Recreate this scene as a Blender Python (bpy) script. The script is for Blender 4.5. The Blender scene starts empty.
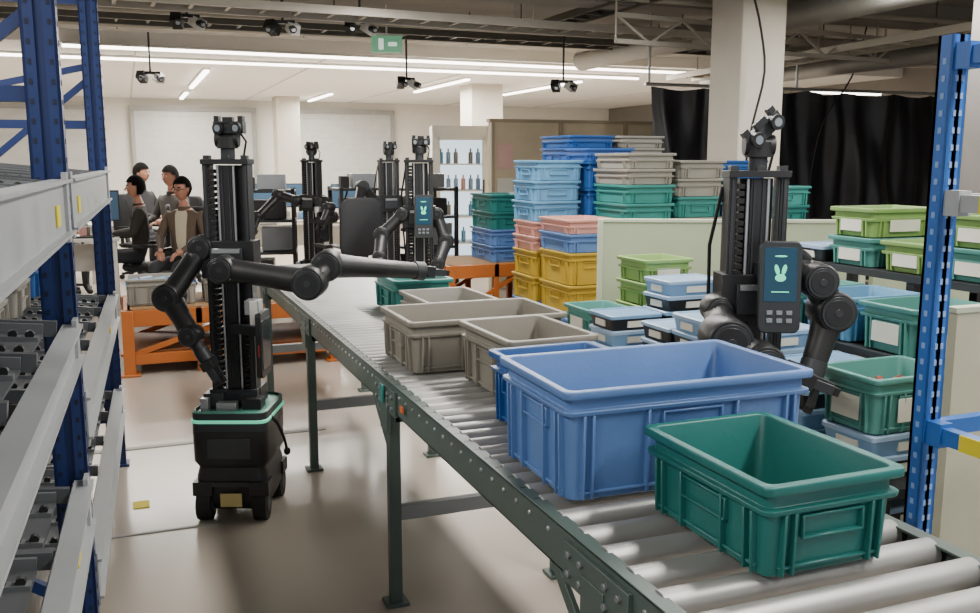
import bpy, bmesh, math, random
from mathutils import Vector, Matrix, Euler
random.seed(7)
C=bpy.context.scene.collection
def lin(h):
    h=h.lstrip('#'); o=[]
    for i in (0,2,4):
        c=int(h[i:i+2],16)/255
        o.append(c/12.92 if c<=.04045 else ((c+.055)/1.055)**2.4)
    return (o[0],o[1],o[2],1)
_m={}
def M(name,col='#808080',rough=.5,metal=0,var=.06,scale=6,bump=0,emit=0,trans=0,coat=0):
    if name in _m: return _m[name]
    m=bpy.data.materials.new(name); m.use_nodes=True
    nt=m.node_tree; p=nt.nodes['Principled BSDF']
    c=lin(col)
    p.inputs['Roughness'].default_value=rough; p.inputs['Metallic'].default_value=metal
    p.inputs['Base Color'].default_value=c
    if trans: p.inputs['Transmission Weight'].default_value=trans
    if coat: p.inputs['Coat Weight'].default_value=coat; p.inputs['Coat Roughness'].default_value=.12
    if emit:
        p.inputs['Emission Color'].default_value=c; p.inputs['Emission Strength'].default_value=emit
    if var or bump:
        tc=nt.nodes.new('ShaderNodeTexCoord'); n=nt.nodes.new('ShaderNodeTexNoise')
        n.inputs['Scale'].default_value=scale; n.inputs['Detail'].default_value=5
        nt.links.new(tc.outputs['Object'],n.inputs['Vector'])
        if var and not emit:
            mr=nt.nodes.new('ShaderNodeMapRange'); mr.inputs[1].default_value=.3; mr.inputs[2].default_value=.7
            mr.inputs[3].default_value=1-var; mr.inputs[4].default_value=1+var
            hs=nt.nodes.new('ShaderNodeHueSaturation'); hs.inputs['Color'].default_value=c
            nt.links.new(n.outputs['Fac'],mr.inputs[0]); nt.links.new(mr.outputs[0],hs.inputs['Value'])
            nt.links.new(hs.outputs[0],p.inputs['Base Color'])
            mr2=nt.nodes.new('ShaderNodeMapRange'); mr2.inputs[1].default_value=.3; mr2.inputs[2].default_value=.7
            dr=min(.07,var); mr2.inputs[3].default_value=max(0.02,rough-dr); mr2.inputs[4].default_value=min(1,rough+dr)
            nt.links.new(n.outputs['Fac'],mr2.inputs[0]); nt.links.new(mr2.outputs[0],p.inputs['Roughness'])
        if bump:
            b=nt.nodes.new('ShaderNodeBump'); b.inputs['Strength'].default_value=bump; b.inputs['Distance'].default_value=.01
            n2=nt.nodes.new('ShaderNodeTexNoise'); n2.inputs['Scale'].default_value=scale*12
            nt.links.new(tc.outputs['Object'],n2.inputs['Vector'])
            nt.links.new(n2.outputs['Fac'],b.inputs['Height']); nt.links.new(b.outputs[0],p.inputs['Normal'])
    _m[name]=m; return m

class B:
    def __init__(s): s.bm=bmesh.new(); s.mats=[]
    def mi(s,m):
        if m not in s.mats: s.mats.append(m)
        return s.mats.index(m)
    def face(s,vs,k):
        try:
            f=s.bm.faces.new(vs); f.material_index=k
        except ValueError: pass
    def hexa(s,p,m):
        k=s.mi(m); v=[s.bm.verts.new(q) for q in p]
        for a in ((3,2,1,0),(4,5,6,7),(0,1,5,4),(1,2,6,5),(2,3,7,6),(3,0,4,7)): s.face([v[i] for i in a],k)
    def box(s,c,d,m,rot=None,taper=1,tapery=None):
        c=Vector(c); x,y,z=d[0]/2,d[1]/2,d[2]/2
        ty=taper if tapery is None else tapery
        p=[(-x,-y,-z),(x,-y,-z),(x,y,-z),(-x,y,-z),(-x*taper,-y*ty,z),(x*taper,-y*ty,z),(x*taper,y*ty,z),(-x*taper,y*ty,z)]
        p=[Vector(q) for q in p]
        if rot is not None:
            R=Euler(rot).to_matrix() if not isinstance(rot,Matrix) else rot
            p=[R@q for q in p]
        s.hexa([q+c for q in p],m)
    def bar(s,p1,p2,w,h,m):
        p1=Vector(p1);p2=Vector(p2); d=(p2-p1); L=d.length
        q=d.to_track_quat('Y','Z').to_matrix()
        s.box((p1+p2)/2,(w,L,h),m,rot=q)
    def loft(s,loops,m,cap0=True,cap1=True,closed=False):
        k=s.mi(m); V=[[s.bm.verts.new(q) for q in l] for l in loops]
        n=len(V[0]); R=range(len(V)) if closed else range(len(V)-1)
        for i in R:
            a=V[i]; b=V[(i+1)%len(V)]
            for j in range(n): s.face([a[j],a[(j+1)%n],b[(j+1)%n],b[j]],k)
        if not closed:
            if cap0: s.face(V[0][::-1],k)
            if cap1: s.face(V[-1],k)
        return V
    def cyl(s,p1,p2,r,m,seg=16,r2=None,capm=None):
        p1=Vector(p1);p2=Vector(p2); r2=r if r2 is None else r2
        q=(p2-p1).to_track_quat('Z','Y').to_matrix()
        l=[]
        for p,rr_ in ((p1,r),(p2,r2)):
            l.append([p+q@Vector((rr_*math.cos(2*math.pi*i/seg),rr_*math.sin(2*math.pi*i/seg),0)) for i in range(seg)])
        s.loft(l,m)
    def tube(s,pts,r,m,seg=8,rs=None):
        pts=[Vector(p) for p in pts]; loops=[]; q=None
        for i,p in enumerate(pts):
            t=(pts[min(i+1,len(pts)-1)]-pts[max(i-1,0)]).normalized()
            if q is None: q=t.to_track_quat('Z','Y')
            else:
                ax=q@Vector((0,0,1)); q=ax.rotation_difference(t)@q
            rr_=rs[i] if rs else r
            loops.append([p+q@Vector((rr_*math.cos(2*math.pi*j/seg),rr_*math.sin(2*math.pi*j/seg),0)) for j in range(seg)])
        s.loft(loops,m)
    def sph(s,c,r,m,sc=(1,1,1),u=14,v=9,fn=None,keep=None):
        k=s.mi(m); c=Vector(c); rows=[]
        for i in range(v+1):
            th=math.pi*i/v; row=[]
            n=1 if i in (0,v) else u
            for j in range(n):
                ph=2*math.pi*j/u
                q=Vector((r*sc[0]*math.sin(th)*math.cos(ph),r*sc[1]*math.sin(th)*math.sin(ph),r*sc[2]*math.cos(th)))
                if fn: q=fn(q)
                row.append(s.bm.verts.new(q+c))
            rows.append(row)
        for i in range(v):
            a,b=rows[i],rows[i+1]
            for j in range(u):
                if len(a)==1: f=[a[0],b[j],b[(j+1)%u]]
                elif len(b)==1: f=[a[j],b[0],a[(j+1)%u]]
                else: f=[a[j],b[j],b[(j+1)%u],a[(j+1)%u]]
                if keep:
                    ce=sum((w.co for w in f),Vector())/len(f)-c
                    if not keep(ce): continue
                s.face(f,k)
    def scale(s,sx,sy,sz):
        for v in s.bm.verts: v.co=Vector((v.co.x*sx,v.co.y*sy,v.co.z*sz))
    def done(s,name,loc=(0,0,0),rz=0,bevel=0,parent=None,seg=2):
        for v in [v for v in s.bm.verts if not v.link_faces]: s.bm.verts.remove(v)
        me=bpy.data.meshes.new(name); s.bm.normal_update(); s.bm.to_mesh(me); s.bm.free()
        for m in s.mats: me.materials.append(m)
        me.shade_smooth(); me.set_sharp_from_angle(angle=math.radians(36))
        o=bpy.data.objects.new(name,me); C.objects.link(o)
        o.location=loc; o.rotation_euler=(0,0,rz)
        if bevel:
            md=o.modifiers.new('bevel','BEVEL'); md.width=bevel; md.segments=seg; md.limit_method='ANGLE'; md.angle_limit=math.radians(50)
            md.harden_normals=False
        if parent: o.parent=parent
        return o
def rr(lx,ly,r,z,n=3,cx=0,cy=0):
    o=[]
    for sx,sy,a0 in ((1,1,0),(-1,1,90),(-1,-1,180),(1,-1,270)):
        for i in range(n+1):
            a=math.radians(a0+90*i/n)
            o.append(Vector((cx+sx*(lx/2-r)+r*math.cos(a),cy+sy*(ly/2-r)+r*math.sin(a),z)))
    return o

# ---------- materials
black=M('black_plastic','#1d1e20',.42,var=.1)
dgrey=M('dark_grey_metal','#35383b',.4,.3)
rubber=M('rubber','#101010',.7)
silver=M('brushed_aluminium','#b0b3b6',.35,.8)
steel=M('galvanised_steel','#7f8386',.45,.5)
rollerm=M('zinc_roller','#a2a2a0',.46,.55,var=.05)
convm=M('conveyor_green_grey_paint','#4a5853',.45,.1)
rackw=M('rack_beam_paint','#a0a4a6',.45,.1)
rackblue=M('rack_navy_paint','#1d3268',.4,.1)
postblue=M('rack_blue_paint','#2a62ae',.4,.1)
white=M('white_paint','#d6d4ce',.6)
paper=M('paper_label','#d0cec2',.7)
yellowl=M('yellow_label','#d8c820',.6)
mint=M('mint_led','#5fc8a4',.4,emit=.8)
woodp=M('pallet_wood','#8a6a45',.8)
P={'blue':M('crate_blue_plastic','#5577ac',.42,bump=.05),
 'navy':M('crate_deep_blue_plastic','#1d4f8e',.42,bump=.05),
 'cobalt':M('crate_cobalt_plastic','#28559a',.42),
 'teal':M('crate_green_plastic','#1a6460',.42,bump=.05),
 'teal2':M('crate_teal_plastic','#307c76',.45),
 'grey':M('crate_grey_plastic','#7a766c',.5,bump=.05),
 'lgrey':M('crate_light_grey_plastic','#87847c',.5),
 'yellow':M('crate_yellow_plastic','#a88c2c',.45),
 'pink':M('crate_pink_plastic','#c8948a',.5),
 'lblue':M('crate_light_blue_plastic','#6096bc',.45),
 'lime':M('crate_lime_plastic','#7f9f5a',.5),
 'lid':M('crate_pale_blue_lid','#8fa8c4',.4),
 'lid2':M('crate_sky_lid','#7396b8',.4),
 'mintg':M('crate_mint_plastic','#4c8880',.5)}

def crate(x,y,z,lx,ly,h,col,rz=0,name='plastic_crate',label=None,fill=None,detail=True,fillm=None):
    m=P[col] if isinstance(col,str) else col
    b=B(); R=.018
    def L(i,zz,r=R): return rr(lx-i,ly-i,max(.004,r),zz)
    b.loft([L(.062,0),L(.046,.004),L(.036,h-.058),L(.014,h-.056),L(.010,h-.046),L(.034,h-.044),L(.034,h-.02),L(.003,h-.018),L(0,h-.014),L(0,h-.002),L(.004,h),L(.036,h),L(.04,h-.004),L(.064,.009)],m)
    def rib(axis,pos,sg,w=.006,z0=.006,z1=None):
        z1=h-.056 if z1 is None else z1
        half=(ly if axis=='x' else lx)/2
        def pt(a,d,zz):
            return Vector((a,sg*d,zz)) if axis=='x' else Vector((sg*d,a,zz))
        f=z0/(h-.058); f1=z1/(h-.058)
        db=half-.023+(.005)*f; dt=half-.023+.005*f1
        q=[]
        for zz,d in ((z0,db),(z1,dt)):
            q+= [pt(pos-w/2,d-.004,zz),pt(pos+w/2,d-.004,zz),pt(pos+w/2,d+.013,zz),pt(pos-w/2,d+.013,zz)]
        b.hexa(q,m)
    for axis,ln in (('x',lx),('y',ly)):
        for sg in (-1,1):
            e=ln/2-.05
            ps=[-e,-e+.022,e-.022,e]
            if detail and ln>.35: ps+=[-e*.42,e*.42]
            for p_ in ps: rib(axis,p_,sg)
            half=(ly if axis=='x' else lx)/2
            if detail:
                d=half-.021
                c=(0,sg*d,.02) if axis=='x' else (sg*d,0,.02)
                sz=(ln-.09,.014,.006) if axis=='x' else (.014,ln-.09,.006)
                b.box(c,sz,m)
            if h>.14:
                hw=min(.15,ln*.42); zc=h-.085; d=half-.015
                for dz in (-.02,.02):
                    c=(0,sg*d,zc+dz) if axis=='x' else (sg*d,0,zc+dz)
                    b.box(c,(hw,.012,.005) if axis=='x' else (.012,hw,.005),m)
                for da in (-hw/2,hw/2):
                    c=(da,sg*d,zc) if axis=='x' else (sg*d,da,zc)
                    b.box(c,(.005,.012,.044) if axis=='x' else (.012,.005,.044),m)
    if label:
        for side in label:
            hw=ly*.45 if side in '-+' else lx*.45
            if side=='-': b.box((-lx/2+.008,0,h*.42),(.004,hw,h*.42),paper)
            if side=='f': b.box((0,-ly/2+.008,h*.42),(hw,.004,h*.42),paper)
    if fill:
        for i in range(fill):
            px=random.uniform(-lx/2+.05,lx/2-.05); py=random.uniform(-ly/2+.05,ly/2-.05)
            b.box((px,py,h*.62+random.uniform(-.01,.02)),(.03,.02,.015),fillm or M('copper_parts','#8a4028',.5),rot=(random.random(),random.random(),random.random()*3))
        b.box((0,0,h*.33),(lx-.072,ly-.072,h*.55),M('parts_pile_brown','#4a3026',.8))
    return b.done(name,(x,y,z),rz,bevel=.0015 if detail else 0,seg=1)

# ---------- room
b=B(); fl=M('epoxy_floor','#a89e92',.24,var=.012,scale=.5,coat=.2); b.box((1.5,9.5,-.05),(21,25,.1),fl)
b.done('floor')
tape=M('floor_tape_grey','#8b8984',.5)
wallm=M('wall_paint','#dedad1',.7,var=.02); ceilm=M('dropped_ceiling_paint','#f1eee8',.8,var=.02); upm=M('open_ceiling_concrete','#96918a',.9,var=.12,scale=2)
b=B(); b.box((1.5,22.1,1.6),(21,.2,3.2),wallm); b.done('wall_back')
b=B(); b.box((-9.1,9.5,1.6),(.2,25,3.2),wallm); b.done('wall_left')
b=B(); b.box((12.1,9.5,1.6),(.2,25,3.2),M('wall_dark','#77726b',.8)); b.done('wall_right')
b=B(); b.box((1.5,4.5,3.3),(21.4,15.0,.2),upm)
for yy in (1,4.5,8,11.3): b.box((1.5,yy,3.1),(21,.35,.22),upm)
b.done('ceiling')
b=B(); b.box((1.5,17.1,3.1),(21,10.2,.4),ceilm)
for i in range(8): b.box((-7+i*2.4,17.1,2.895),(.02,10,.01),M('ceiling_joint','#c8c4bc',.8))
b.done('ceiling_dropped')
b=B(); b.box((1.5,21.95,.06),(21,.04,.12),M('baseboard_grey','#6a6a6a',.6)); b.done('baseboard_back')
for i,(x0,x1) in enumerate(((.2,2.8),(3.45,6.05),(-3.2,-.6))):
    b=B(); dm=M('shutter_grey','#c2c2be',.6); fm=M('door_frame','#9b9a96',.6)
    for k in range(18): b.box(((x0+x1)/2,21.93,.08+k*.1475),(x1-x0,.03,.145),dm)
    for xx in (x0,x1): b.box((xx,21.92,1.33),(.08,.08,2.7),fm)
    b.box(((x0+x1)/2,21.92,2.68),(x1-x0+.1,.1,.1),fm)
    b.done('door_%d'%(i+1))
b=B()
b.box((.2,5.2,.002),(1.6,.05,.004),tape); b.box((.05,3.95,.002),(.5,.02,.004),tape); b.box((-.02,4.3,.002),(.07,.09,.004),yellowl)
b.done('floor_tape')

def column(name,x,y,w,d,mat_,top=3.2):
    b=B(); b.box((x,y,top/2),(w,d,top),mat_); b.box((x,y,.05),(w+.03,d+.03,.1),M('column_base','#6a6a6a',.6)); b.done(name,bevel=.01)
column('concrete_column',5.23,7.05,.46,.46,M('column_paint','#c6bfb1',.7,var=.03))
column('concrete_column',6.1,16,.6,.6,M('column_paint'),2.9)
column('concrete_column',3.3,20.5,.5,.5,M('column_paint'),2.9)
column('steel_column',6.15,5.1,.42,.42,M('steel_column_paint','#7b7774',.6))

tubem=M('fluorescent_tube','#fff7ea',.5,emit=10)
def strip(x0,y0,x1,y1,z,name='fluorescent_light',power=0,w=.07,n=1):
    b=B(); b.bar((x0,y0,z+.035),(x1,y1,z+.035),w+.03,.03,white)
    b.bar((x0,y0,z+.005),(x1,y1,z+.005),w,.03,tubem)
    o=b.done(name)
    if power:
        L=math.hypot(x1-x0,y1-y0); l=bpy.data.lights.new('light','AREA'); l.shape='RECTANGLE'; l.size=L; l.size_y=.3
        l.energy=power; l.color=(1,.96,.90)
        lo=bpy.data.objects.new('tube_light',l); C.objects.link(lo); lo.location=((x0+x1)/2,(y0+y1)/2,z-.03)
        lo.rotation_euler=(0,0,math.atan2(y1-y0,x1-x0)); lo.parent=o
strip(-.6,11.95,8.2,12.25,2.85,power=380)
strip(-3.5,13.2,7.8,13.35,2.85,power=280)
strip(1.2,14.5,1.2,18,2.85,power=210)
strip(1.2,19.3,1.2,21.2,2.85,power=110)
strip(5.3,14.5,5.3,17.5,2.85,power=210)
strip(7.2,14.2,7.2,17.6,2.85,power=190)
strip(3.9,18.6,3.9,21,2.85,power=140)
strip(-3,14.5,-3,18,2.85,power=210)
strip(8.6,10.2,9.8,10.2,2.45,power=20)
for (x,y) in ((-1.5,.3),(-1.5,4.2),(2.2,.8),(2.2,4.2),(2.2,6.6),(5.6,2.2),(5.6,4.8),(-3.5,7.4)):  # added strips above the view, not visible fixtures, to light the foreground
    strip(x,y-1.2,x,y+1.2,2.93,power=112)

trm=M('cable_tray_steel','#68665f',.5,.4); trl=M('cable_tray_light','#b8b2a6',.5,.3)
def ladder(p1,p2,w,m,name='cable_tray',sp=.3):
    b=B(); p1=Vector(p1);p2=Vector(p2); d=(p2-p1).normalized(); n=Vector((-d.y,d.x,0))
    for s in (-1,1): b.bar(p1+n*s*w/2,p2+n*s*w/2,.03,.07,m)
    L=(p2-p1).length
    for i in range(int(L/sp)):
        q=p1+d*(i*sp+.1); b.bar(q-n*w/2,q+n*w/2,.03,.03,m)
    i=0
    while i*2.5<L:
        q=p1+d*(i*2.5+.2)
        for s in (-1,1):
            b.cyl(q+n*s*w/2,Vector((q.x+n.x*s*w/2,q.y+n.y*s*w/2,3.2)),.008,m,6)
        i+=1
    for k in range(3): b.tube([p1+d*t*L/12+n*(-.1+.1*k)+Vector((0,0,.03+.01*math.sin(t*3+k))) for t in range(13)],.018,M('cable_black','#16161a',.6),6)
    return b.done(name)
ladder((-4,10.1,2.95),(9,10.4,2.95),.4,trm)
ladder((-4,8.1,2.84),(9,8.8,2.84),.4,trl)
ladder((4.4,3,3.0),(4.4,9.6,3.0),.3,trm)
ladder((6.9,3,2.7),(7.4,11.5,2.7),.4,trl)
b=B()
for (y,z,r) in ((9.3,2.98,.05),(9.45,2.93,.03),(11.0,3.02,.06),(7.6,3.0,.03)):
    b.cyl((-5,y,z),(11,y,z),r,M('pipe_paint','#a8a296',.5,.2),12)
for (x,z,r) in ((5.9,2.9,.14),(7.9,2.65,.1),(8.6,2.75,.12)): b.cyl((x,5.4 if x<6 else 2,z),(x,11.6,z),r,M('duct_grey','#93918c',.5,.3),16)
for x in range(-4,11,2):
    for y in (9.3,7.6,11.0): b.cyl((x,y,2.95),(x,y,3.2),.008,trm,6)
b.done('pipework_overhead')
b=B()
for z in (2.62,2.85): b.bar((4.2,7.6,z),(11,8.4,z),.04,.04,trl)
p=lambda t,z:(4.2+6.8*t,7.6+.8*t,z)
for i in range(18):
    t0=i/18; t1=(i+1)/18
    b.bar(p(t0,2.62 if i%2 else 2.85),p(t1,2.85 if i%2 else 2.62),.02,.02,trl)
for t in (0,.5,1): b.cyl(p(t,2.6),p(t,3.2),.01,trl,6)
b.done('lattice_truss')
for pts in (((4.85,6.6,3.1),(5.0,6.6,2.75),(5.12,6.62,2.3),(5.0,6.65,1.8),(5.02,6.72,1.5),(5.03,6.78,1.45)),((8.2,8.8,3.1),(8.0,8.75,2.5),(7.6,8.8,2.0),(7.5,8.85,1.2),(7.5,8.85,.02))):
    b=B(); 
    P_=[Vector(p) for p in pts]; S=[]
    for i in range(len(P_)-1):
        for k in range(4): S.append(P_[i].lerp(P_[i+1],k/4))
    S.append(P_[-1]); 
    for _ in range(2): S=[S[0]]+[(S[i-1]+S[i]*2+S[i+1])/4 for i in range(1,len(S)-1)]+[S[-1]]
    b.tube(S,.01,M('cable_black'),6); b.done('hanging_cable')
def ccam(x,y,z,rz,top=3.2):
    b=B(); b.cyl((0,0,.04),(0,0,top-z),.012,dgrey,8); b.box((0,0,.05),(.22,.04,.03),black)
    for s in (-1,1):
        b.box((s*.09,0,0),(.09,.13,.09),black if s<0 else white,rot=(.5*s,0,.5*s)); b.cyl((s*.09,-.05,-.01),(s*.11,-.11,-.03),.032,black,12)
        b.cyl((s*.11,-.109,-.03),(s*.111,-.113,-.03),.02,silver,12)
    b.done('ceiling_camera',(x,y,z),rz)
for q in ((.59,8.95,2.78,.2),(1.38,8.6,2.72,-.3),(2.12,8.75,2.78,.1)): ccam(*q)
for q in ((.33,11.6,2.5,0),(3.14,10.7,2.45,.4),(4.77,9.85,2.4,-.2)): ccam(*q)
b=B(); b.box((0,0,0),(.32,.05,.17),M('exit_sign_green','#6fae86',.4,emit=.5)); b.box((-.06,-.027,0),(.05,.004,.11),M('sign_white','#e8f5ea',.5,emit=.8)); b.box((.06,-.027,0),(.09,.004,.04),M('sign_white'))
b.box((0,0,.095),(.34,.06,.02),white); b.cyl((0,0,.1),(0,0,.4),.01,white,8); b.done('exit_sign',(2.62,9.65,2.75),-.2)
# curtain
b=B(); cm=M('black_curtain','#1a1a1f',.42,var=.2,scale=3)
N=420
def cw(x,z): return 9.25+.05*math.sin(x*4+.5*math.sin(x*2.3))+.03*math.sin(x*15+z*.6+1.5*math.sin(x*3))+.02*math.sin(x*7+z*5)+.012*math.sin(x*25+z*3)
rows=[]
for zi in range(17):
    z=.02+2.36*zi/16
    rows.append([b.bm.verts.new((5.6+4.7*i/N,cw(5.6+4.7*i/N,z)+.03*math.sin(z*3+i*.05),z-(.04*abs(math.sin(i*.05)) if zi==16 else 0))) for i in range(N+1)])
k=b.mi(cm)
for zi in range(16):
    for i in range(N): b.face([rows[zi][i],rows[zi][i+1],rows[zi+1][i+1],rows[zi+1][i]],k)
b.cyl((5.5,9.25,2.4),(10.4,9.25,2.4),.02,silver,10)
for x in (5.55,7.6,10.3): b.cyl((x,9.25,2.4),(x,9.25,3.2),.015,silver,8)
b.done('blackout_curtain')
b=B(); bp=M('beige_partition_panel','#c4b69a',.7)
b.box((5.42,10.4,1.0),(2.7,.08,2.0),bp); b.box((5.42,10.4,2.02),(2.74,.1,.04),M('partition_trim','#a0937a',.6))
for x in (4.08,4.98,5.88,6.76): b.box((x,10.36,1.0),(.04,.1,2.0),M('partition_trim'))
b.box((4.25,10.35,1.6),(.2,.006,.3),M('poster_pink','#d0a8a0',.6)); b.box((4.25,10.35,1.2),(.2,.006,.28),paper); b.box((6.2,10.35,1.78),(.6,.006,.16),M('poster_green','#7ab08a',.6))
b.done('partition_wall_beige')
b=B()
for sx in (-1,1): b.box((sx*.36,0,1.0),(.05,.6,2.0),white)
b.box((0,.28,1.0),(.7,.04,2.0),M('fridge_glow','#d6e6f0',.3,emit=1.5)); b.box((0,0,1.93),(.7,.6,.14),white); b.box((0,0,.12),(.7,.6,.24),white)
for z in (.45,.8,1.15,1.5):
    b.box((0,0,z),(.68,.5,.02),white)
    for i in range(6):
        if random.random()<.75:
            cc=P[random.choice(['lblue','lid','pink','lgrey'])]; b.cyl((-.26+i*.1,-.1,z+.01),(-.26+i*.1,-.1,z+.16),.03,cc,10); b.cyl((-.26+i*.1,-.1,z+.16),(-.26+i*.1,-.1,z+.21),.012,cc,8)
for sx in (-1,1): b.box((sx*.31,-.3,1.05),(.05,.03,1.62),white)
for z in (.26,1.84): b.box((0,-.3,z),(.66,.03,.05),white)
b.box((.29,-.34,1.05),(.02,.03,.5),black)
b.done('glass_door_refrigerator',(4.22,11.9,0),-.25)

# ---------- conveyor
b=B(); XL,XR=.79,1.45; Y0,Y1=.55,6.6
for x,s in ((XL,-1),(XR,1)):
    b.box((x,(Y0+Y1)/2,.765),(.006,Y1-Y0,.095),convm); 
    b.box((x-s*.014,(Y0+Y1)/2,.811),(.034,Y1-Y0,.006),convm); b.box((x-s*.014,(Y0+Y1)/2,.72),(.034,Y1-Y0,.006),convm)
y=Y0+.04
while y<Y1-.02:
    r,st=(.029,.098) if y<1.72 else ((.0245,.075) if y<2.97 else (.022,.062))
    zc=.8195-r
    b.cyl((XL+.022,y,zc),(XR-.022,y,zc),r,rollerm,24 if r>.025 else 16)
    for x in (XL+.012,XR-.012): b.cyl((x-.008,y,zc),(x+.010,y,zc),r*.8,rubber,12)
    for x,s in ((XL,-1),(XR,1)): b.cyl((x,y,.785),(x+s*.007,y,.785),.006,silver,6)
    y+=st
for yj in (1.45,2.97,4.5,6.0):
    for x,s in ((XL,-1),(XR,1)):
        b.box((x+s*.008,yj,.755),(.01,.26,.085),convm)
        b.box((x+s*.01,yj,.70),(.014,.09,.12),convm)
        for dy in (-.1,-.05,.05,.1): 
            for dz in (-.02,.02): b.cyl((x+s*.012,yj+dy,.757+dz),(x+s*.02,yj+dy,.757+dz),.008,steel,6)
        b.box((x-s*.016,yj,.36),(.04,.04,.71),convm)
        b.box((x-s*.016,yj,.006),(.08,.08,.012),convm); b.cyl((x-s*.016,yj,.01),(x-s*.016,yj,.06),.016,steel,10)
        b.bar((x-s*.016,yj+.03,.55),(x-s*.005,yj+.2,.72),.012,.03,convm)
    b.box(((XL+XR)/2,yj,.335),(XR-XL-.04,.035,.05),steel)
    b.box(((XL+XR)/2,yj,.69),(XR-XL-.04,.04,.05),convm)
b.box((XL-.014,2.75,.765),(.006,.03,.02),M('orange_label','#c8602a',.5))
b.box((XL-.022,2.97,.77),(.006,.04,.06),P['teal2'])
b.done('roller_conveyor',bevel=.001,seg=1)
ZR=.8205
crate(1.15,1.87,ZR,.64,.40,.25,'blue',rz=-.02)
crate(1.14,1.425,ZR,.315,.415,.178,'teal')
crate(1.095,2.245,ZR,.33,.30,.20,'navy',rz=.03)
crate(1.17,2.67,ZR,.31,.42,.20,'grey',rz=.03)
crate(1.165,3.16,ZR,.60,.41,.185,'grey')
crate(1.26,3.72,ZR,.32,.42,.16,'lgrey',rz=.02)
crate(1.29,4.35,ZR,.30,.42,.17,'teal2')
b=B(); ym=M('orange_part','#c98a1a',.4); b.cyl((0,0,.015),(.06,.02,.018),.013,ym,12); b.box((.075,.025,.012),(.03,.03,.02),ym); b.sph((0,0,.015),.014,ym)
b.done('orange_fitting',(1.20,1.47,ZR+.012),.3)
b=B(); b.box((.0,0,.004),(.09,.06,.008),M('blister_white','#d8d8d8',.3)); b.box((0,0,.012),(.05,.03,.01),silver); b.done('small_parts_pack',(1.14,1.56,ZR+.01),.8)

# ---------- left rack
def post(b,x,y,h,m,w=.085,d=.06,z0=0,hole=rubber,step=.05,holes=True):
    b.box((x,y+d/2-.004,(z0+h)/2),(w,.008,h-z0),m)
    for s in (-1,1): b.box((x+s*(w/2-.004),y,(z0+h)/2),(.008,d,h-z0),m); b.box((x+s*(w/2-.016),y-d/2+.004,(z0+h)/2),(.032,.008,h-z0),m)
    b.box((x,y-d/2+.016,(z0+h)/2),(w-.05,.008,h-z0),m)
    b.box((x,y,z0+.006),(w+.03,d+.03,.012),m)
    if holes:
        z=z0+.1
        while z<h-.03:
            for s in (-1,1): b.box((x+s*(w/2-.016),y-d/2-.0005,z),(.008,.003,.014),hole)
            b.box((x+w/2,y,z),(.003,.010,.014),hole); b.box((x-w/2,y,z),(.003,.010,.014),hole)
            z+=step
b=B()
for yy in (-1.95,0,2.23):
    for xx in (0,-1.05): post(b,xx,yy,2.55,rackblue,hole=M('rack_hole_dark','#101a34',.6))
    for zz in (.25,1.72,2.3): b.bar((0,yy,zz),(-1.05,yy,zz),.03,.04,rackblue)
    b.bar((0,yy,1.95),(-1.05,yy,1.05),.025,.03,rackblue); b.bar((0,yy,.3),(-1.05,yy,1.0),.025,.03,rackblue); b.bar((0,yy,2.0),(-1.05,yy,1.75),.025,.03,rackblue)
wheel=M('flow_wheel_black','#1f1f21',.45)
traym=M('tray_grey','#5f6265',.4,.25)
def bay(y0,y1,levels):
    L=y1-y0; yc=(y0+y1)/2
    for z,bh in levels:
        for x in (.02,-1.07):
            dz=0 if x>0 else .10
            b.box((x,yc,z+dz),(.035,L-.08,bh),rackw); b.box((x+.012,yc,z+dz+bh/2+.003),(.05,L-.08,.008),rackw); b.box((x+.012,yc,z+dz-bh/2),(.05,L-.08,.008),rackw)
            for e in (y0+.07,y1-.07): b.box((x+.02,e,z+dz),(.012,.06,bh+.05),rackw)
        n=int(L/.42)
        for i in range(n+1):
            y=y0+.12+i*(L-.24)/n
            b.bar((0,y,z+.05),(-1.05,y,z+.15),.02,.04,traym)
            if i<n:
                w2=(L-.24)/n/2-.02; yy=y+(L-.24)/n/2
                b.hexa([Vector(q) for q in ((-1,yy-w2,z+.125),(-.03,yy-w2,z+.035),(-.03,yy+w2,z+.035),(-1,yy+w2,z+.125),(-1,yy-w2,z+.132),(-.03,yy-w2,z+.042),(-.03,yy+w2,z+.042),(-1,yy+w2,z+.132))],traym)
                for s in (-1,1): b.bar((-.03,yy+s*w2,z+.05),(-1,yy+s*w2,z+.14),.012,.035,steel)
                for w in (-1,1):
                    y3=yy+w*w2*.5; b.bar((-.03,y3,z+.046),(-1,y3,z+.136),.03,.012,steel)
                    for k in range(26):
                        t=(k+.5)/26; b.cyl((-.97*t-.03,y3-.008,z+.057+.09*t),(-.97*t-.03,y3+.008,z+.057+.09*t),.011,wheel,8)
bay(-1.95,0,((.16,.1),(.62,.11),(1.07,.08),(1.43,.13))); bay(0,2.23,((.35,.11),(.83,.11),(1.43,.13)))
for (yy,zz) in ((-.3,1.42),(.35,1.42),(-.4,.62),(.5,.35),(1.6,.83)): b.box((.04,yy,zz),(.004,.08,.05),yellowl)
rack=b.done('flow_rack',(-.186,2.71,0),math.radians(-1.6),bevel=0)
def inrack(dx,dy):
    a=math.radians(-1.6); return (-.186+dx*math.cos(a)-dy*math.sin(a),2.71+dx*math.sin(a)+dy*math.cos(a))
for (dx,dy,z,c,h) in ((-.37,-.42,1.185,'navy',.15),(-.37,-.85,1.185,'navy',.15),(-.5,.6,.97,'lgrey',.16),(-.5,1.2,.97,'lgrey',.16),(-.5,1.75,.97,'navy',.16),(-.5,.7,.49,'lgrey',.2),(-.5,1.5,.49,'lgrey',.2)):
    x,y=inrack(dx,dy); crate(x,y,z,.55,.36,h,c,rz=math.radians(-1.6),detail=False)

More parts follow.
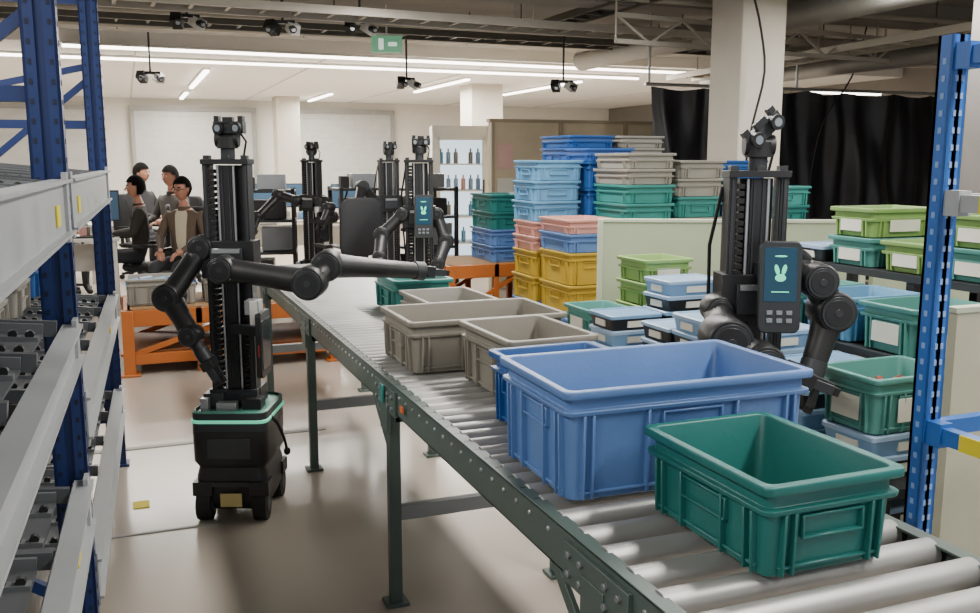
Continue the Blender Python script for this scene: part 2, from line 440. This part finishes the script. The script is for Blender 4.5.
# ---------- right rack
b=B(); rx,ry=1.83,1.68
post(b,rx,ry,1.84,postblue,w=.05,d=.045,hole=M('hole_light','#7f9fcf',.5),step=.04)
post(b,rx,-.3,1.84,postblue,w=.05,d=.045,holes=False); post(b,rx+.9,ry,1.84,postblue,w=.05,d=.045,holes=False); post(b,rx+.9,-.3,1.84,postblue,w=.05,d=.045,holes=False)
for z,mm in ((1.79,postblue),(1.45,rackw),(.885,postblue),(.3,rackw)):
    for x in (rx,rx+.9): b.box((x,(ry-.3)/2,z),(.03,ry+.3-.05,.04),mm)
    b.box((rx,ry-.04,z),(.04,.05,.06),mm)
    b.box((rx+.45,ry,z),(.9,.03,.04),postblue if z>1.6 else mm)
for z in (1.45,.885): b.box((rx-.018,ry-.16,z),(.004,.08,.04),yellowl)
b.done('storage_rack')

# ---------- robots
scrm=M('robot_screen_teal','#0f3446',.2,emit=.6); icon=M('screen_icon','#57c8a0',.3,emit=1.3)
def robot(name,loc,rz,arms,screen=None,edge=None,led=True,look=0.,sxy=.84,sz=1.0):
    b=B()
    b.loft([rr(.32,.36,.05,.05),rr(.36,.40,.05,.09),rr(.37,.41,.05,.2),rr(.35,.39,.05,.24),rr(.385,.43,.05,.27),rr(.39,.43,.05,.405)],black)
    b.loft([rr(.395,.435,.05,.44),rr(.40,.44,.05,.443),rr(.40,.44,.05,.452),rr(.392,.43,.05,.455)],mint if led else dgrey)
    b.loft([rr(.39,.43,.05,.405),rr(.385,.425,.05,.485),rr(.35,.39,.04,.485),rr(.35,.39,.04,.44)],dgrey)
    b.loft([rr(.386,.427,.05,.483),rr(.39,.43,.05,.487),rr(.36,.40,.05,.492)],M('base_rim_green','#4d8a7a',.4) if led else dgrey,True,False)
    for sx in (-1,1):
        for sy in (-1,1):
            b.cyl((sx*.11,sy*.17,.07),(sx*.18,sy*.17,.07),.07,rubber,20); b.cyl((sx*.10,sy*.17,.07),(sx*.184,sy*.17,.07),.035,dgrey,12)
            b.box((sx*.145,sy*.17,.15),(.1,.1,.06),black)
    b.box((.0,-.216,.1),(.11,.006,.06),M('warning_label','#c8b878',.6)); b.box((0,-.214,.17),(.26,.01,.02),dgrey); b.box((0,-.218,.33),(.22,.006,.09),dgrey)
    b.box((-.1,-.05,.51),(.1,.12,.08),dgrey); b.box((.1,-.08,.5),(.1,.1,.06),black); b.box((.0,.05,.52),(.25,.15,.08),black); b.box((-.02,-.14,.495),(.1,.05,.05),silver); b.box((-.13,-.15,.5),(.04,.04,.08),silver)
    b.tube([(.18,-.1,.46),(.23,-.12,.42),(.26,-.12,.36),(.27,-.1,.3)],.008,rubber,6); b.sph((.27,-.1,.29),.018,rubber)
    b.box((0,.03,1.0),(.13,.05,1.06),black)
    for x in (-.105,.095):
        b.box((x,.0,1.0),(.03,.10,1.08),black); b.box((x,-.052,1.0),(.010,.006,1.06),dgrey); b.box((x+(.016 if x<0 else -.016),-.02,1.0),(.004,.03,1.06),steel)
    b.box((-.005,-.02,1.0),(.06,.05,1.06),black)
    for x in (-.045,.035): b.cyl((x,-.04,.48),(x,-.04,1.53),.007,silver,10)
    for x in (-.022,.012): b.box((x,-.047,1.0),(.006,.006,1.06),dgrey)
    for k in range(42): b.box((-.075,-.03,.5+k*.0245),(.03,.045,.017),rubber)
    for k in range(18): b.box((.065,-.03,.5+k*.0245),(.025,.04,.017),rubber)
    b.box((-.005,0,.53),(.25,.14,.06),dgrey); b.box((-.005,0,1.545),(.24,.13,.022),black)
    for x in (-.1,.0,.09): b.box((x,-.02,1.562),(.03,.05,.02),dgrey)
    b.tube([(-.12,.05,1.5),(-.16,.07,1.3),(-.15,.09,1.0),(-.12,.08,.7),(-.1,.08,.5)],.008,rubber,6)
    b.box((-.005,.0,1.13),(.27,.15,.16),black); b.box((-.005,-.085,1.13),(.16,.03,.10),dgrey); b.box((-.005,-.095,1.17),(.14,.02,.02),silver)
    b.cyl((0,0,1.555),(0,0,1.60),.036,dgrey,18); b.cyl((0,0,1.60),(0,0,1.65),.052,black,20); b.cyl((-.058,0,1.64),(.06,0,1.64),.034,black,16)
    R=Euler((.0,look,0)).to_matrix(); hc=Vector((.015,0,1.688))
    b.box(hc,(.15,.065,.05),dgrey,rot=R)
    for s in (-1,1):
        q=hc+R@Vector((s*.045,-.03,0)); q2=hc+R@Vector((s*.045,-.065,-.005)); b.cyl(q,q2,.026,black,14); b.cyl(q2,q2+Vector((0,-.003,0)),.015,M('lens_glass','#9aa3a6',.15,.5),12)
        q=hc+R@Vector((s*.06,0,.03)); b.box(q,(.025,.05,.035),black,rot=R)
    b.box(hc+R@Vector((0,-.02,.03)),(.05,.04,.025),black,rot=R)
    b.tube([(.05,.02,1.68),(.08,.06,1.63),(.06,.06,1.55)],.006,rubber,6)
    b.scale(sxy,sxy,sz)
    for pts in arms:
        V=[Vector(p[0]) for p in pts]; rad=[p[1] for p in pts]
        for i in range(len(V)-1):
            a,c=V[i],V[i+1]; d=(c-a)
            q=d.to_track_quat('Z','Y').to_matrix(); 
            loops=[]
            for t,f in ((0,.88),(.1,.92),(.35,.86),(.6,.84),(.88,.9),(1,.9)):
                r=(rad[i]*(1-t)+rad[i+1]*t)*f; pc=a+d*t
                loops.append([pc+q@Vector((r*math.cos(2*math.pi*j/18),r*.9*math.sin(2*math.pi*j/18),0)) for j in range(18)])
            b.loft(loops,black)
        for i,(v,r) in enumerate(zip(V[:-1],rad[:-1])):
            h=r*.95
            b.loft([[v+Vector((k*math.cos(t*math.tau/28),yy,k*math.sin(t*math.tau/28))) for t in range(28)] for yy,k in ((h,r*.86),(h*.9,r),(-h*.85,r),(-h,r*.9))],black)
            b.cyl(v+Vector((0,-h-.008,0)),v+Vector((0,-h,0)),r*.8,dgrey,28); b.cyl(v+Vector((0,-h-.010,0)),v+Vector((0,-h-.007,0)),r*.66,black,28); b.cyl(v+Vector((0,-h-.012,0)),v+Vector((0,-h-.007,0)),r*.2,dgrey,16)
        e=V[-1]; d=(V[-1]-V[-2]).normalized(); q=d.to_track_quat('Z','Y').to_matrix(); r=rad[-1]
        b.cyl(e-d*.01,e+d*.04,r*.95,dgrey,18); b.box(e+d*.06,(.09,.05,.04),black,rot=q)
        for s in (-1,1):
            b.box(e+d*.105+q@Vector((s*.035,0,0)),(.014,.03,.07),dgrey,rot=q); b.box(e+d*.145+q@Vector((s*.03,0,0)),(.02,.026,.03),rubber,rot=q)
    if screen:
        (sx,sy,sz_),srz,w,h=screen
        Q=Euler((-.08,0,srz)).to_matrix(); c=Vector((sx,sy,sz_))
        def put(o,d,m): b.box(c+Q@Vector(o),d,m,rot=Q)
        def disc(ox,oz,ra,rb,ang,m):
            pts=[Vector((ra*math.cos(t*math.tau/14),0,rb*math.sin(t*math.tau/14))) for t in range(14)]
            Rr=Euler((0,ang,0)).to_matrix()
            b.loft([[c+Q@(Rr@v+Vector((ox,yy,oz))) for v in pts] for yy in (-.0175,-.0195)],m)
        l=[]
        for dy,g in ((.015,-.006),(.008,0),(-.012,0),(-.016,-.005)):
            l.append([c+Q@Vector((v.x,dy,v.y)) for v in rr(w+.03+g,h+.12+g,.022,0,4,0,-.04)])
        b.loft(l,dgrey)
        put((0,-.0165,0),(w,.002,h),scrm)
        for s in (-1,1): disc(s*w*.11,h*.09,w*.07,w*.17,s*.25,icon)
        disc(0,-h*.06,w*.17,w*.12,0,icon); disc(0,h*.34,w*.2,w*.03,0,icon)
        put((0,-.019,-h*.32),(w*.55,.002,h*.02),icon)
        for i in range(3):
            for j in range(2): put((-.03+.03*i,-.018,-h/2-.035-.025*j),(.018,.004,.014),M('button_grey','#7a8286',.4))
        b.bar(c+Q@Vector((0,.0,0)),(sx*.4,-.02,sz_),.05,.05,dgrey)
    if edge:
        x,y,z,h=edge
        l=[[Vector((x+dx,y+v.x,z+v.y)) for v in rr(.16,h,.02,0,4)] for dx in (-.012,-.006,.008,.012)]
        b.loft(l,black); b.box((x+.013,y,z),(.002,.13,h-.07),M('tablet_dark_screen','#20262c',.2)); b.bar((0,y*.3,z+.05),(x,y,z+.05),.04,.04,dgrey)
        b.box((x-.03,y-.02,z+h/2+.02),(.06,.07,.06),silver); b.box((x-.02,y-.06,z+h/2+.0),(.03,.02,.10),white); b.box((x,y-.08,z-.02),(.004,.01,.05),M('red_button','#b03028',.4))
    return b.done(name,loc,rz,bevel=.002,seg=1)
RZ=math.radians(-21.4)
def W(R,F): s,c=math.sin(math.radians(21.4)),math.cos(math.radians(21.4)); return (R*c+F*s,-R*s+F*c,0)
robot('mobile_manipulator_robot',(.41,4.11,0),RZ,
  [[((.0,-.14,1.10),.058),((.37,-.18,1.05),.07),((.43,-.08,1.11),.066),((.78,.18,1.055),.045)],
   [((-.12,-.02,1.18),.055),((-.24,-.12,.98),.06),((-.13,-.2,.83),.045),((-.09,-.2,.76),.034)]],
  edge=(.15,-.12,.78,.28))
robot('mobile_manipulator_robot',(1.93,2.52,0),RZ,
  [[((-.12,-.02,1.06),.05),((-.13,-.18,.99),.075),((-.03,-.24,.93),.062),((.05,-.25,.90),.04)],
   [((.12,-.04,1.22),.05),((.17,-.12,1.17),.058),((.23,-.1,1.07),.066),((.17,-.14,.90),.045)]],
  screen=((.035,-.17,1.195),-.12,.10,.17),look=-.7,sz=.975)
x,y,_=W(-.53,7.0)
robot('mobile_manipulator_robot',(x,y,0),RZ,
  [[((-.13,-.05,1.15),.05),((-.28,-.1,1.0),.06),((-.28,-.3,.85),.05),((-.25,-.4,.8),.035)],
   [((.13,-.05,1.15),.05),((.2,-.1,.95),.06),((.15,-.3,.8),.05),((.1,-.36,.75),.035)]],
  screen=((.04,-.17,1.18),0.,.11,.2),sxy=.9)
x,y,_=W(-1.0,9.2)
robot('mobile_manipulator_robot',(x,y,0),RZ+.4,
  [[((-.15,-.05,1.15),.055),((-.3,-.1,1.3),.06),((-.4,-.3,1.15),.05),((-.42,-.4,1.0),.035)],
   [((.15,-.05,1.15),.055),((.25,-.1,1.0),.06),((.2,-.3,.9),.05),((.1,-.4,.9),.035)]],edge=(.2,-.1,.9,.3))
x,y,_=W(-1.78,9.3)
robot('mobile_manipulator_robot',(x,y,0),RZ-.5,
  [[((-.15,-.05,1.15),.055),((-.35,-.1,1.2),.06),((-.45,-.3,1.0),.05),((-.42,-.4,.9),.035)],
   [((.15,-.05,1.15),.055),((.30,-.1,1.0),.06),((.36,-.2,1.1),.05),((.38,-.3,1.0),.035)]],edge=(.2,-.1,.9,.3))
def cart(x,y,rz):
    b=B()
    for sx in (-1,1):
        for sy in (-1,1): b.box((sx*.28,sy*.22,.65),(.04,.04,1.2),black); b.cyl((sx*.28-.015,sy*.22,.04),(sx*.28+.015,sy*.22,.04),.04,rubber,12)
    for z in (.15,.55,.9,1.22): b.box((0,0,z),(.6,.48,.03),dgrey)
    b.box((-.1,0,.32),(.3,.35,.3),black); b.box((.1,0,.7),(.34,.3,.25),steel); b.box((0,.0,1.02),(.4,.3,.2),black); b.box((.05,0,1.32),(.3,.2,.16),silver); b.box((-.18,-.02,1.3),(.1,.1,.14),black)
    b.tube([(-.2,-.2,1.2),(-.3,-.3,1.0),(-.25,-.3,.6),(-.1,-.26,.4)],.012,rubber,6)
    b.done('equipment_cart',(x,y,0),rz,bevel=.003,seg=1)
x,y,_=W(-2.45,10.2); cart(x,y,-.2)
x,y,_=W(-.75,10.8); cart(x,y,.3)
x,y,_=W(-1.55,10.9); cart(x,y,.1)
def chair(x,y,rz,m=None,h=.5):
    m=m or M('chair_fabric','#232427',.8); b=B()
    b.loft([rr(.44,.42,.1,h-.06,4),rr(.48,.46,.1,h-.03,4),rr(.48,.46,.1,h-.01,4),rr(.44,.42,.1,h,4)],m)
    l=[[Vector((v.x,.23+dy+.06*(v.y+.25)**2,h+.38+v.y)) for v in rr(.42+g,.52+g,.1,0,4)] for dy,g in ((0,-.03),(.015,0),(.04,0),(.05,-.03))]
    b.loft(l,m); b.bar((0,.27,h+.25),(0,.2,h-.08),.06,.03,black); b.bar((0,.2,h-.08),(0,0,h-.08),.06,.03,black)
    b.cyl((0,0,.09),(0,0,h-.05),.03,steel,12)
    for s in (-1,1): b.bar((s*.26,.1,h),(s*.26,.1,h+.2),.03,.03,black); b.box((s*.26,.02,h+.21),(.06,.25,.03),black)
    for s in (-1,1): b.bar((s*.26,.1,h-.04),(0,.1,h-.05),.04,.02,black)
    for i in range(5):
        a=i*math.tau/5; e=(.28*math.cos(a),.28*math.sin(a),.07); b.bar((0,0,.1),e,.04,.03,black); b.cyl((e[0]-.02,e[1],.03),(e[0]+.02,e[1],.03),.03,rubber,10)
    b.done('office_chair',(x,y,0),rz)
x,y,_=W(-1.32,8.45); chair(x,y,math.pi+.3,h=.58)

# ---------- people
def person(name,x,y,rz,shirt,pants,skin,hair,inner=None,glasses=False,yaw=0,sc=1.0,arms=None,pitch=0):
    root=bpy.data.objects.new(name,None); C.objects.link(root); root.location=(x,y,0); root.rotation_euler=(0,0,rz); root.scale=(sc,)*3
    n={'pel':((0,0,.55),(.17,.13)),'sp':((0,-.02,.75),(.145,.115)),'ch':((0,-.02,.95),(.175,.12)),'nb':((0,-.02,1.09),(.075,.07)),'nk':((0,-.035,1.15),(.05,.05)),'hb':((0,-.045,1.21),(.048,.05))}
    e=[('pel','sp',0),('sp','ch',0),('ch','nb',0),('nb','nk',2),('nk','hb',2)]
    A=arms or {-1:((-.25,-.10,.80),(-.12,-.33,.78)),1:((.25,-.10,.80),(.14,-.34,.78))}
    wr={}
    for s in (-1,1):
        k=str(s); el,w=A[s]; el=Vector(el); w=Vector(w); pd=(w-el).normalized()
        pm=w+pd*.06; wr[s]=(w,pm,pd)
        n['sh'+k]=((s*.18,-.02,1.03),(.075,.07)); n['el'+k]=(tuple(el),(.052,.05)); n['fm'+k]=(tuple((el*.45+w*.55)),(.043,.04)); n['wr'+k]=(tuple(w),(.03,.026)); n['pa'+k]=(tuple(pm),(.036,.022))
        n['hip'+k]=((s*.10,-.06,.53),(.095,.09)); n['th'+k]=((s*.12,-.25,.54),(.082,.078)); n['kn'+k]=((s*.13,-.45,.53),(.064,.062)); n['cf'+k]=((s*.13,-.46,.34),(.056,.054)); n['an'+k]=((s*.13,-.44,.12),(.038,.038)); n['to'+k]=((s*.14,-.60,.055),(.04,.034))
        e+=[('ch','sh'+k,0),('sh'+k,'el'+k,0),('el'+k,'fm'+k,0),('fm'+k,'wr'+k,0),('wr'+k,'pa'+k,2),('pel','hip'+k,1),('hip'+k,'th'+k,1),('th'+k,'kn'+k,1),('kn'+k,'cf'+k,1),('cf'+k,'an'+k,1),('an'+k,'to'+k,3)]
    keys=list(n); me=bpy.data.meshes.new(name+'_sk'); me.from_pydata([n[k][0] for k in keys],[(keys.index(a),keys.index(c)) for a,c,_ in e],[])
    o=bpy.data.objects.new('tmp',me); C.objects.link(o); md=o.modifiers.new('skin','SKIN'); md.use_smooth_shade=True
    for i,k in enumerate(keys):
        me.skin_vertices[0].data[i].radius=n[k][1]; me.skin_vertices[0].data[i].use_root=(i==0)
    sb=o.modifiers.new('sub','SUBSURF'); sb.levels=2; sb.render_levels=2
    dg=bpy.context.evaluated_depsgraph_get(); nm=bpy.data.meshes.new_from_object(o.evaluated_get(dg))
    bpy.data.objects.remove(o)
    mats=[shirt,pants,skin,rubber,inner or shirt]; nm.materials.clear()
    for m in mats: nm.materials.append(m)
    segs=[(Vector(n[a][0]),Vector(n[c][0]),mi) for a,c,mi in e]
    for p in nm.polygons:
        best=(9,0)
        for a,c,mi in segs:
            d=c-a; t=max(0,min(1,(p.center-a).dot(d)/d.length_squared)); q=(p.center-(a+d*t)).length
            if q<best[0]: best=(q,mi)
        mi=best[1]
        if mi==0 and abs(p.center.x)<.05 and p.center.y<-.07 and p.center.z>.62: mi=4
        p.material_index=mi
    nm.shade_smooth()
    bo=bpy.data.objects.new('body',nm); C.objects.link(bo); bo.parent=root
    b=B()
    for s in (-1,1):
        w,pm,pd=wr[s]; side=pd.cross(Vector((0,0,1))).normalized(); dn=Vector((0,0,-1))
        for i,L in enumerate((.07,.08,.075,.058)):
            o0=pm+side*(-.026+.0175*i)
            b.tube([o0,o0+pd*L*.5+dn*.004,o0+pd*L*.8+dn*.02,o0+pd*L*.95+dn*.04],.008,skin,8,[.0095,.009,.008,.006])
        sd=side*(-s) if side.x*s>0 else side*s
        b.tube([w+pd*.02+sd*.015,w+pd*.05+sd*.045,w+pd*.08+sd*.055+dn*.01],.01,skin,8,[.012,.0105,.008])
    b.done('hands',parent=root)
    b=B(); Q=Euler((pitch,0,yaw)).to_matrix()
    def hf(v):
        v=v.copy()
        if v.z<0: 
            f=1+v.z*2.6; v.x*=max(.55,f); 
            if v.y>0: v.y*=max(.5,1+v.z*3)
        return Q@v
    hc=Vector((0,-.055,1.30))
    b.sph(hc,.1,skin,(.76,.93,1.18),20,16,hf)
    def at(x,y,z): return hc+Q@Vector((x,y,z))
    b.tube([at(0,-.088,.012),at(0,-.1,-.008),at(0,-.112,-.024),at(0,-.098,-.034)],.01,skin,8,[.006,.009,.012,.008])
    ew=M('eye_white','#d8d4cc',.3); ed=M('eye_dark','#1a120c',.2)
    for s in (-1,1):
        b.sph(at(s*.03,-.082,.004),.011,ew,(1.1,.7,.7),10,6); b.sph(at(s*.03,-.089,.004),.005,ed,u=8,v=5)
        b.tube([at(s*.014,-.092,.022),at(s*.03,-.093,.027),at(s*.047,-.084,.021)],.004,hair,6)
        b.sph(at(s*.076,.005,-.005),.022,skin,(.4,.75,1.2),10,7)
        if glasses:
            b.tube([at(s*.03+.02*math.cos(t*.785),-.102,.004+.016*math.sin(t*.785)) for t in range(9)],.0025,ed,6); b.bar(at(s*.05,-.1,.006),at(s*.078,0,.008),.003,.004,ed)
    if glasses: b.bar(at(-.01,-.103,.006),at(.01,-.103,.006),.003,.003,ed)
    b.tube([at(-.024,-.08,-.058),at(0,-.088,-.057),at(.024,-.08,-.058)],.004,M('lips','#8a4f44',.5),6)
    def kp(c):
        w=Q.inverted()@c
        return w.z>(.05 if w.y<-.05 else (.015 if w.y<0 else -.08))
    b.sph(hc+Vector((0,.006,.006)),.117,hair,(.80,.95,1.17),28,24,hf,keep=kp)
    b.loft([[Vector((.07*math.cos(a*math.tau/16),-.03+.068*math.sin(a*math.tau/16),z)) for a in range(16)] for z in (1.08,1.125)],shirt,False,False)
    b.done('head',parent=root)
    return root
sk=M('skin_tone','#a87660',.55); hr=M('hair_black','#0c0a09',.95,var=0); hr.node_tree.nodes['Principled BSDF'].inputs['Specular IOR Level'].default_value=.15
brown=M('jacket_brown','#54463a',.8); blk=M('jacket_dark','#302d29',.85); gp=M('trousers_dark','#2c2d33',.85)
def seat(name,x,y,rz,*a,**k):
    person(name,x,y,rz,*a,**k); chair(x,y,rz,h=.455*k.get('sc',1)-.01)
seat('seated_man_brown_jacket',.55,9.9,-.6,brown,gp,sk,hr,inner=M('tshirt_cream','#b8ad98',.8),glasses=True,sc=.97,yaw=-.1,arms={-1:((-.27,-.08,.80),(-.13,-.3,.68)),1:((.27,-.08,.80),(.12,-.32,.68))})
seat('seated_person_dark_jacket',.14,10.75,-1.6,blk,gp,sk,hr,sc=.97,yaw=.1)
seat('seated_person_grey_top',.55,12.2,-.9,M('top_grey','#3a3733',.85),gp,sk,hr,sc=1.04)
seat('seated_person_black_top',.15,13.1,.9,M('top_black','#222124',.85),gp,sk,hr,sc=1.06)
seat('seated_person_navy_top',-.75,11.9,.3,M('top_navy','#2a303c',.85),gp,sk,hr,sc=.98)

def desk(x,y,w,d,rz,mons=2):
    b=B(); top=M('desk_white','#d0cdc5',.5)
    b.box((0,0,.735),(w,d,.03),top)
    for sx in (-1,1):
        for sy in (-1,1): b.box((sx*(w/2-.05),sy*(d/2-.05),.36),(.04,.04,.72),top)
    b.box((0,d/2-.05,.5),(w-.1,.02,.3),top)
    for i in range(mons):
        mx=-w/2+.4+i*.65
        b.box((mx,.1,.755),(.22,.16,.01),black); b.box((mx,.13,.88),(.04,.03,.25),black); b.box((mx,.1,1.07),(.54,.03,.33),black); b.box((mx,.083,1.07),(.51,.004,.3),M('monitor_screen','#3c556c',.3,emit=.4))
        b.box((mx,-.15,.758),(.4,.13,.015),dgrey)
    for i in range(12):
        b.box((random.uniform(-w/2+.1,w/2-.1),random.uniform(-d/2+.1,d/2-.05),.77+.03),(.07,.06,.1),random.choice([P['lblue'],P['grey'],P['pink'],white,black]))
    b.done('office_desk',(x,y,0),rz,bevel=.003,seg=1)
desk(-.75,10.65,1.3,.7,0)
desk(-1.15,13.0,1.5,.7,0)
desk(-2.6,11,1.5,.7,0)
desk(1.9,12.9,1.4,.7,0)
desk(2.9,12.4,.9,.6,0,1)

om=M('orange_paint','#a85c22',.45)
def ostand(x0,x1,y0,y1,h,name='orange_steel_stand'):
    b=B(); xc,yc=(x0+x1)/2,(y0+y1)/2
    for x in (x0,x1):
        for y in (y0,y1): b.box((x,y,h/2),(.08,.08,h),om); b.box((x,y,.008),(.14,.14,.016),om)
    for y in (y0,y1):
        b.box((xc,y,h-.06),(x1-x0,.05,.12),om); b.box((xc,y,.12),(x1-x0,.05,.08),om)
        for k in (.33,.66): b.box((x0+(x1-x0)*k,y,h/2),(.05,.05,h),om)
        b.bar((x0,y,.14),(xc,y,h-.1),.03,.04,om)
    for x in (x0,x1): b.box((x,yc,h-.06),(.05,y1-y0,.12),om); b.box((x,yc,.12),(.05,y1-y0,.08),om)
    b.box((xc,yc,h-.01),(x1-x0,y1-y0,.02),woodp); b.box((xc,yc,.17),(x1-x0,y1-y0,.02),M('plywood_dark','#6a3f1e',.7))
    b.done(name,bevel=.004,seg=1)
ostand(-.05,1.45,7.05,7.85,.48)
for (x,y,c,z) in ((.2,7.4,'lgrey',.481),(.75,7.4,'lgrey',.481),(1.2,7.5,'teal',.481)): crate(x,y,z,.5 if x<1 else .35,.38,.2,c)
b=B()
for i in range(14): b.box((-.2+.1*(i%5),-.1+.1*(i//5),.02+.01*(i%2)),(.09,.085,.05),P[('lblue','cobalt','lid')[i%3]],rot=(0,.1,i*.3))
b.done('small_blue_boxes',(.2,7.4,.61))
ostand(2.65,4.0,7.75,8.5,.62)

def stack(x,y,lx,ly,items,rz=0,z=0,lab=None):
    for c,h,n in items:
        for i in range(n):
            crate(x+random.uniform(-.006,.006),y+random.uniform(-.006,.006),z,lx,ly,h,c,rz=rz+random.uniform(-.015,.015),detail=False,label=lab); z+=h
    return z
def pallet(x,y,w,d):
    b=B()
    for k in range(7): b.box((0,-d/2+.05+k*(d-.1)/6,.13),(w,.09,.02),woodp)
    for k in (-1,0,1): b.box((k*(w/2-.05),0,.07),(.09,d,.09),woodp)
    for k in (-1,0,1): b.box((0,k*(d/2-.05),.0125),(w,.09,.022),woodp)
    b.done('wooden_pallet',(x,y,0))
pallet(3.13,6.13,.9,1.05); pallet(4.04,6.0,.86,.8); pallet(3.8,7.05,1.0,.65)
z0=.141
stack(2.98,6.42,.40,.42,[('blue',.18,2),('yellow',.19,2),('pink',.11,2),('lblue',.15,3)],z=z0)
stack(2.97,5.86,.40,.5,[('blue',.165,2),('yellow',.225,2),('blue',.13,1),('pink',.1,1)],z=z0)
stack(3.41,5.86,.40,.5,[('cobalt',.2,2),('yellow',.225,2),('teal2',.13,3),('lgrey',.11,2)],z=z0)
stack(3.41,6.4,.40,.42,[('lblue',.2,5),('navy',.2,2),('cobalt',.1,1)],z=z0)
stack(3.86,5.95,.40,.58,[('grey',.2,5),('teal2',.15,1),('lgrey',.13,2)],z=z0)
stack(4.29,5.95,.40,.58,[('teal',.2,5),('cobalt',.17,1),('teal2',.1,1)],z=z0)
stack(3.55,7.05,.42,.58,[('blue',.2,5),('cobalt',.17,3),('navy',.1,1)],z=z0)
stack(4.02,7.05,.42,.58,[('blue',.2,5),('lgrey',.17,3),('lgrey',.1,1)],z=z0)
stack(3.30,8.13,.42,.6,[('blue',.15,2),('teal',.16,2)],z=.621)
stack(3.76,8.13,.42,.6,[('cobalt',.15,2),('teal',.16,2)],z=.621)
stack(4.8,6.62,.48,.38,[('teal',.2,7),('navy',.15,1)])
stack(4.8,6.1,.5,.4,[('teal',.2,6),('teal2',.15,1)])

b=B(); gp2=M('pale_green_partition','#a3ae92',.65,var=.03); b.box((0,0,.6),(1.5,.04,1.2),gp2); b.box((0,0,1.205),(1.52,.055,.02),M('partition_cap','#b4bCa6',.5))
for s in (-1,1): b.box((s*.75,0,.6),(.03,.06,1.22),M('partition_cap')); b.box((s*.7,0,.015),(.05,.4,.03),steel)
b.done('partition_screen_green',(3.24,4.45,0),-.45,bevel=.003)
b=B(); b.box((0,0,.6),(.9,.04,1.2),gp2); b.box((0,0,1.205),(.92,.055,.02),M('partition_cap')); 
for s in (-1,1): b.box((s*.42,0,.015),(.05,.3,.03),steel)
b.done('partition_screen_green',(4.41,4.05,0),-.1)

# tiered bin rack
b=B(); 
tiers=((2.36,.42,.52),(2.78,.42,.84),(3.2,.42,1.08))
for xc,w,z in tiers:
    b.box((xc,2.885,z-.015),(w-.01,1.53,.03),dgrey)
    for y in (2.15,2.885,3.62):
        for s in (-1,1): b.box((xc+s*(w/2-.03),y,z/2-.01),(.04,.04,z-.02),black)
    b.box((xc,2.885,.2),(w-.01,1.53,.02),dgrey)
b.done('tiered_bin_rack')
cnt=[0]
def lidtray(x,y,z,lx=.36,ly=.26,n=1,name='lidded_storage_tray'):
    for i in range(n):
        cnt[0]+=1
        b=B(); bm_=black if (i+int(x*10))%3 else P['lid2']; h=.075
        b.loft([rr(lx-.03,ly-.03,.015,0),rr(lx-.01,ly-.01,.015,h-.018)],bm_)
        tl=P['lid'] if (cnt[0]%3) else P['lid2']
        b.loft([rr(lx,ly,.015,h-.018),rr(lx,ly,.015,h-.004),rr(lx-.01,ly-.01,.012,h),rr(lx-.03,ly-.03,.012,h),rr(lx-.036,ly-.036,.012,h-.006)],tl)
        b.box((-lx/2+.008,0,h*.4),(.008,ly*.4,h*.4),paper); b.box((0,-ly/2+.008,h*.4),(lx*.35,.008,h*.4),paper)
        b.done(name,(x+random.uniform(-.01,.01),y+random.uniform(-.006,.006),z+i*h),random.uniform(-.03,.03))
for y,n in ((2.33,2),(2.66,4),(2.97,5),(3.28,5),(3.53,4)): lidtray(2.36,y,.521,n=n,ly=.24)
crate(2.36,2.33,.672,.38,.28,.19,'mintg',label='-f',fill=40)
for i,y in enumerate((2.28,2.6,2.92,3.24)):
    crate(2.78,y,.841,.38,.29,.18,'mintg' if i!=2 else 'lblue',label='-f',fill=25,detail=False)
    crate(3.2,y+.02,1.081,.38,.29,.13,'lime' if i%2==0 else 'mintg',label='-f',detail=False)
for y,c in ((2.28,'lime'),(2.6,'lime'),(3.24,'lime')): crate(3.2,y+.02,1.212,.38,.28,.13,c,label='-f',detail=False)
lidtray(2.78,3.53,.841,n=2,ly=.22); lidtray(3.2,3.53,1.081,n=1,ly=.22)
for y in (2.3,2.7,3.1,3.5): lidtray(2.36,y,.211,n=3)
b=B(); b.box((2.42,4.05,.51),(.62,.62,.03),dgrey)
for sx in (-1,1):
    for sy in (-1,1): b.box((2.42+sx*.27,4.05+sy*.27,.25),(.04,.04,.5),black)
b.done('side_table')
lidtray(2.55,3.88,.526,n=6,ly=.24,lx=.32); 
stack(2.25,4.2,.26,.30,[('mintg',.14,2)],z=.526,lab='-f'); stack(2.58,4.2,.3,.3,[('lime',.14,2),('lime',.12,2)],z=.526,lab='f')
lidtray(2.22,3.88,.526,n=4,lx=.28,ly=.24)
b=B(); b.box((0,0,.56),(.8,.03,1.12),M('pale_board','#b4b39b',.7)); b.box((0,0,1.125),(.82,.04,.015),M('partition_cap'))
for s in (-1,1): b.box((s*.34,0,.015),(.05,.2,.03),steel)
b.done('display_board',(2.60,1.95,0),0)

w=bpy.data.worlds.new('world'); bpy.context.scene.world=w; w.use_nodes=True
w.node_tree.nodes['Background'].inputs[0].default_value=(.96,.97,1,1); w.node_tree.nodes['Background'].inputs[1].default_value=.8
cam=bpy.data.cameras.new('camera'); co=bpy.data.objects.new('camera',cam); C.objects.link(co)
co.location=(0,0,1.55); co.rotation_euler=(math.radians(90-9.02),0,math.radians(-21.4)); cam.sensor_width=36; cam.lens=33.8; cam.clip_start=.05; cam.clip_end=100
bpy.context.scene.camera=co
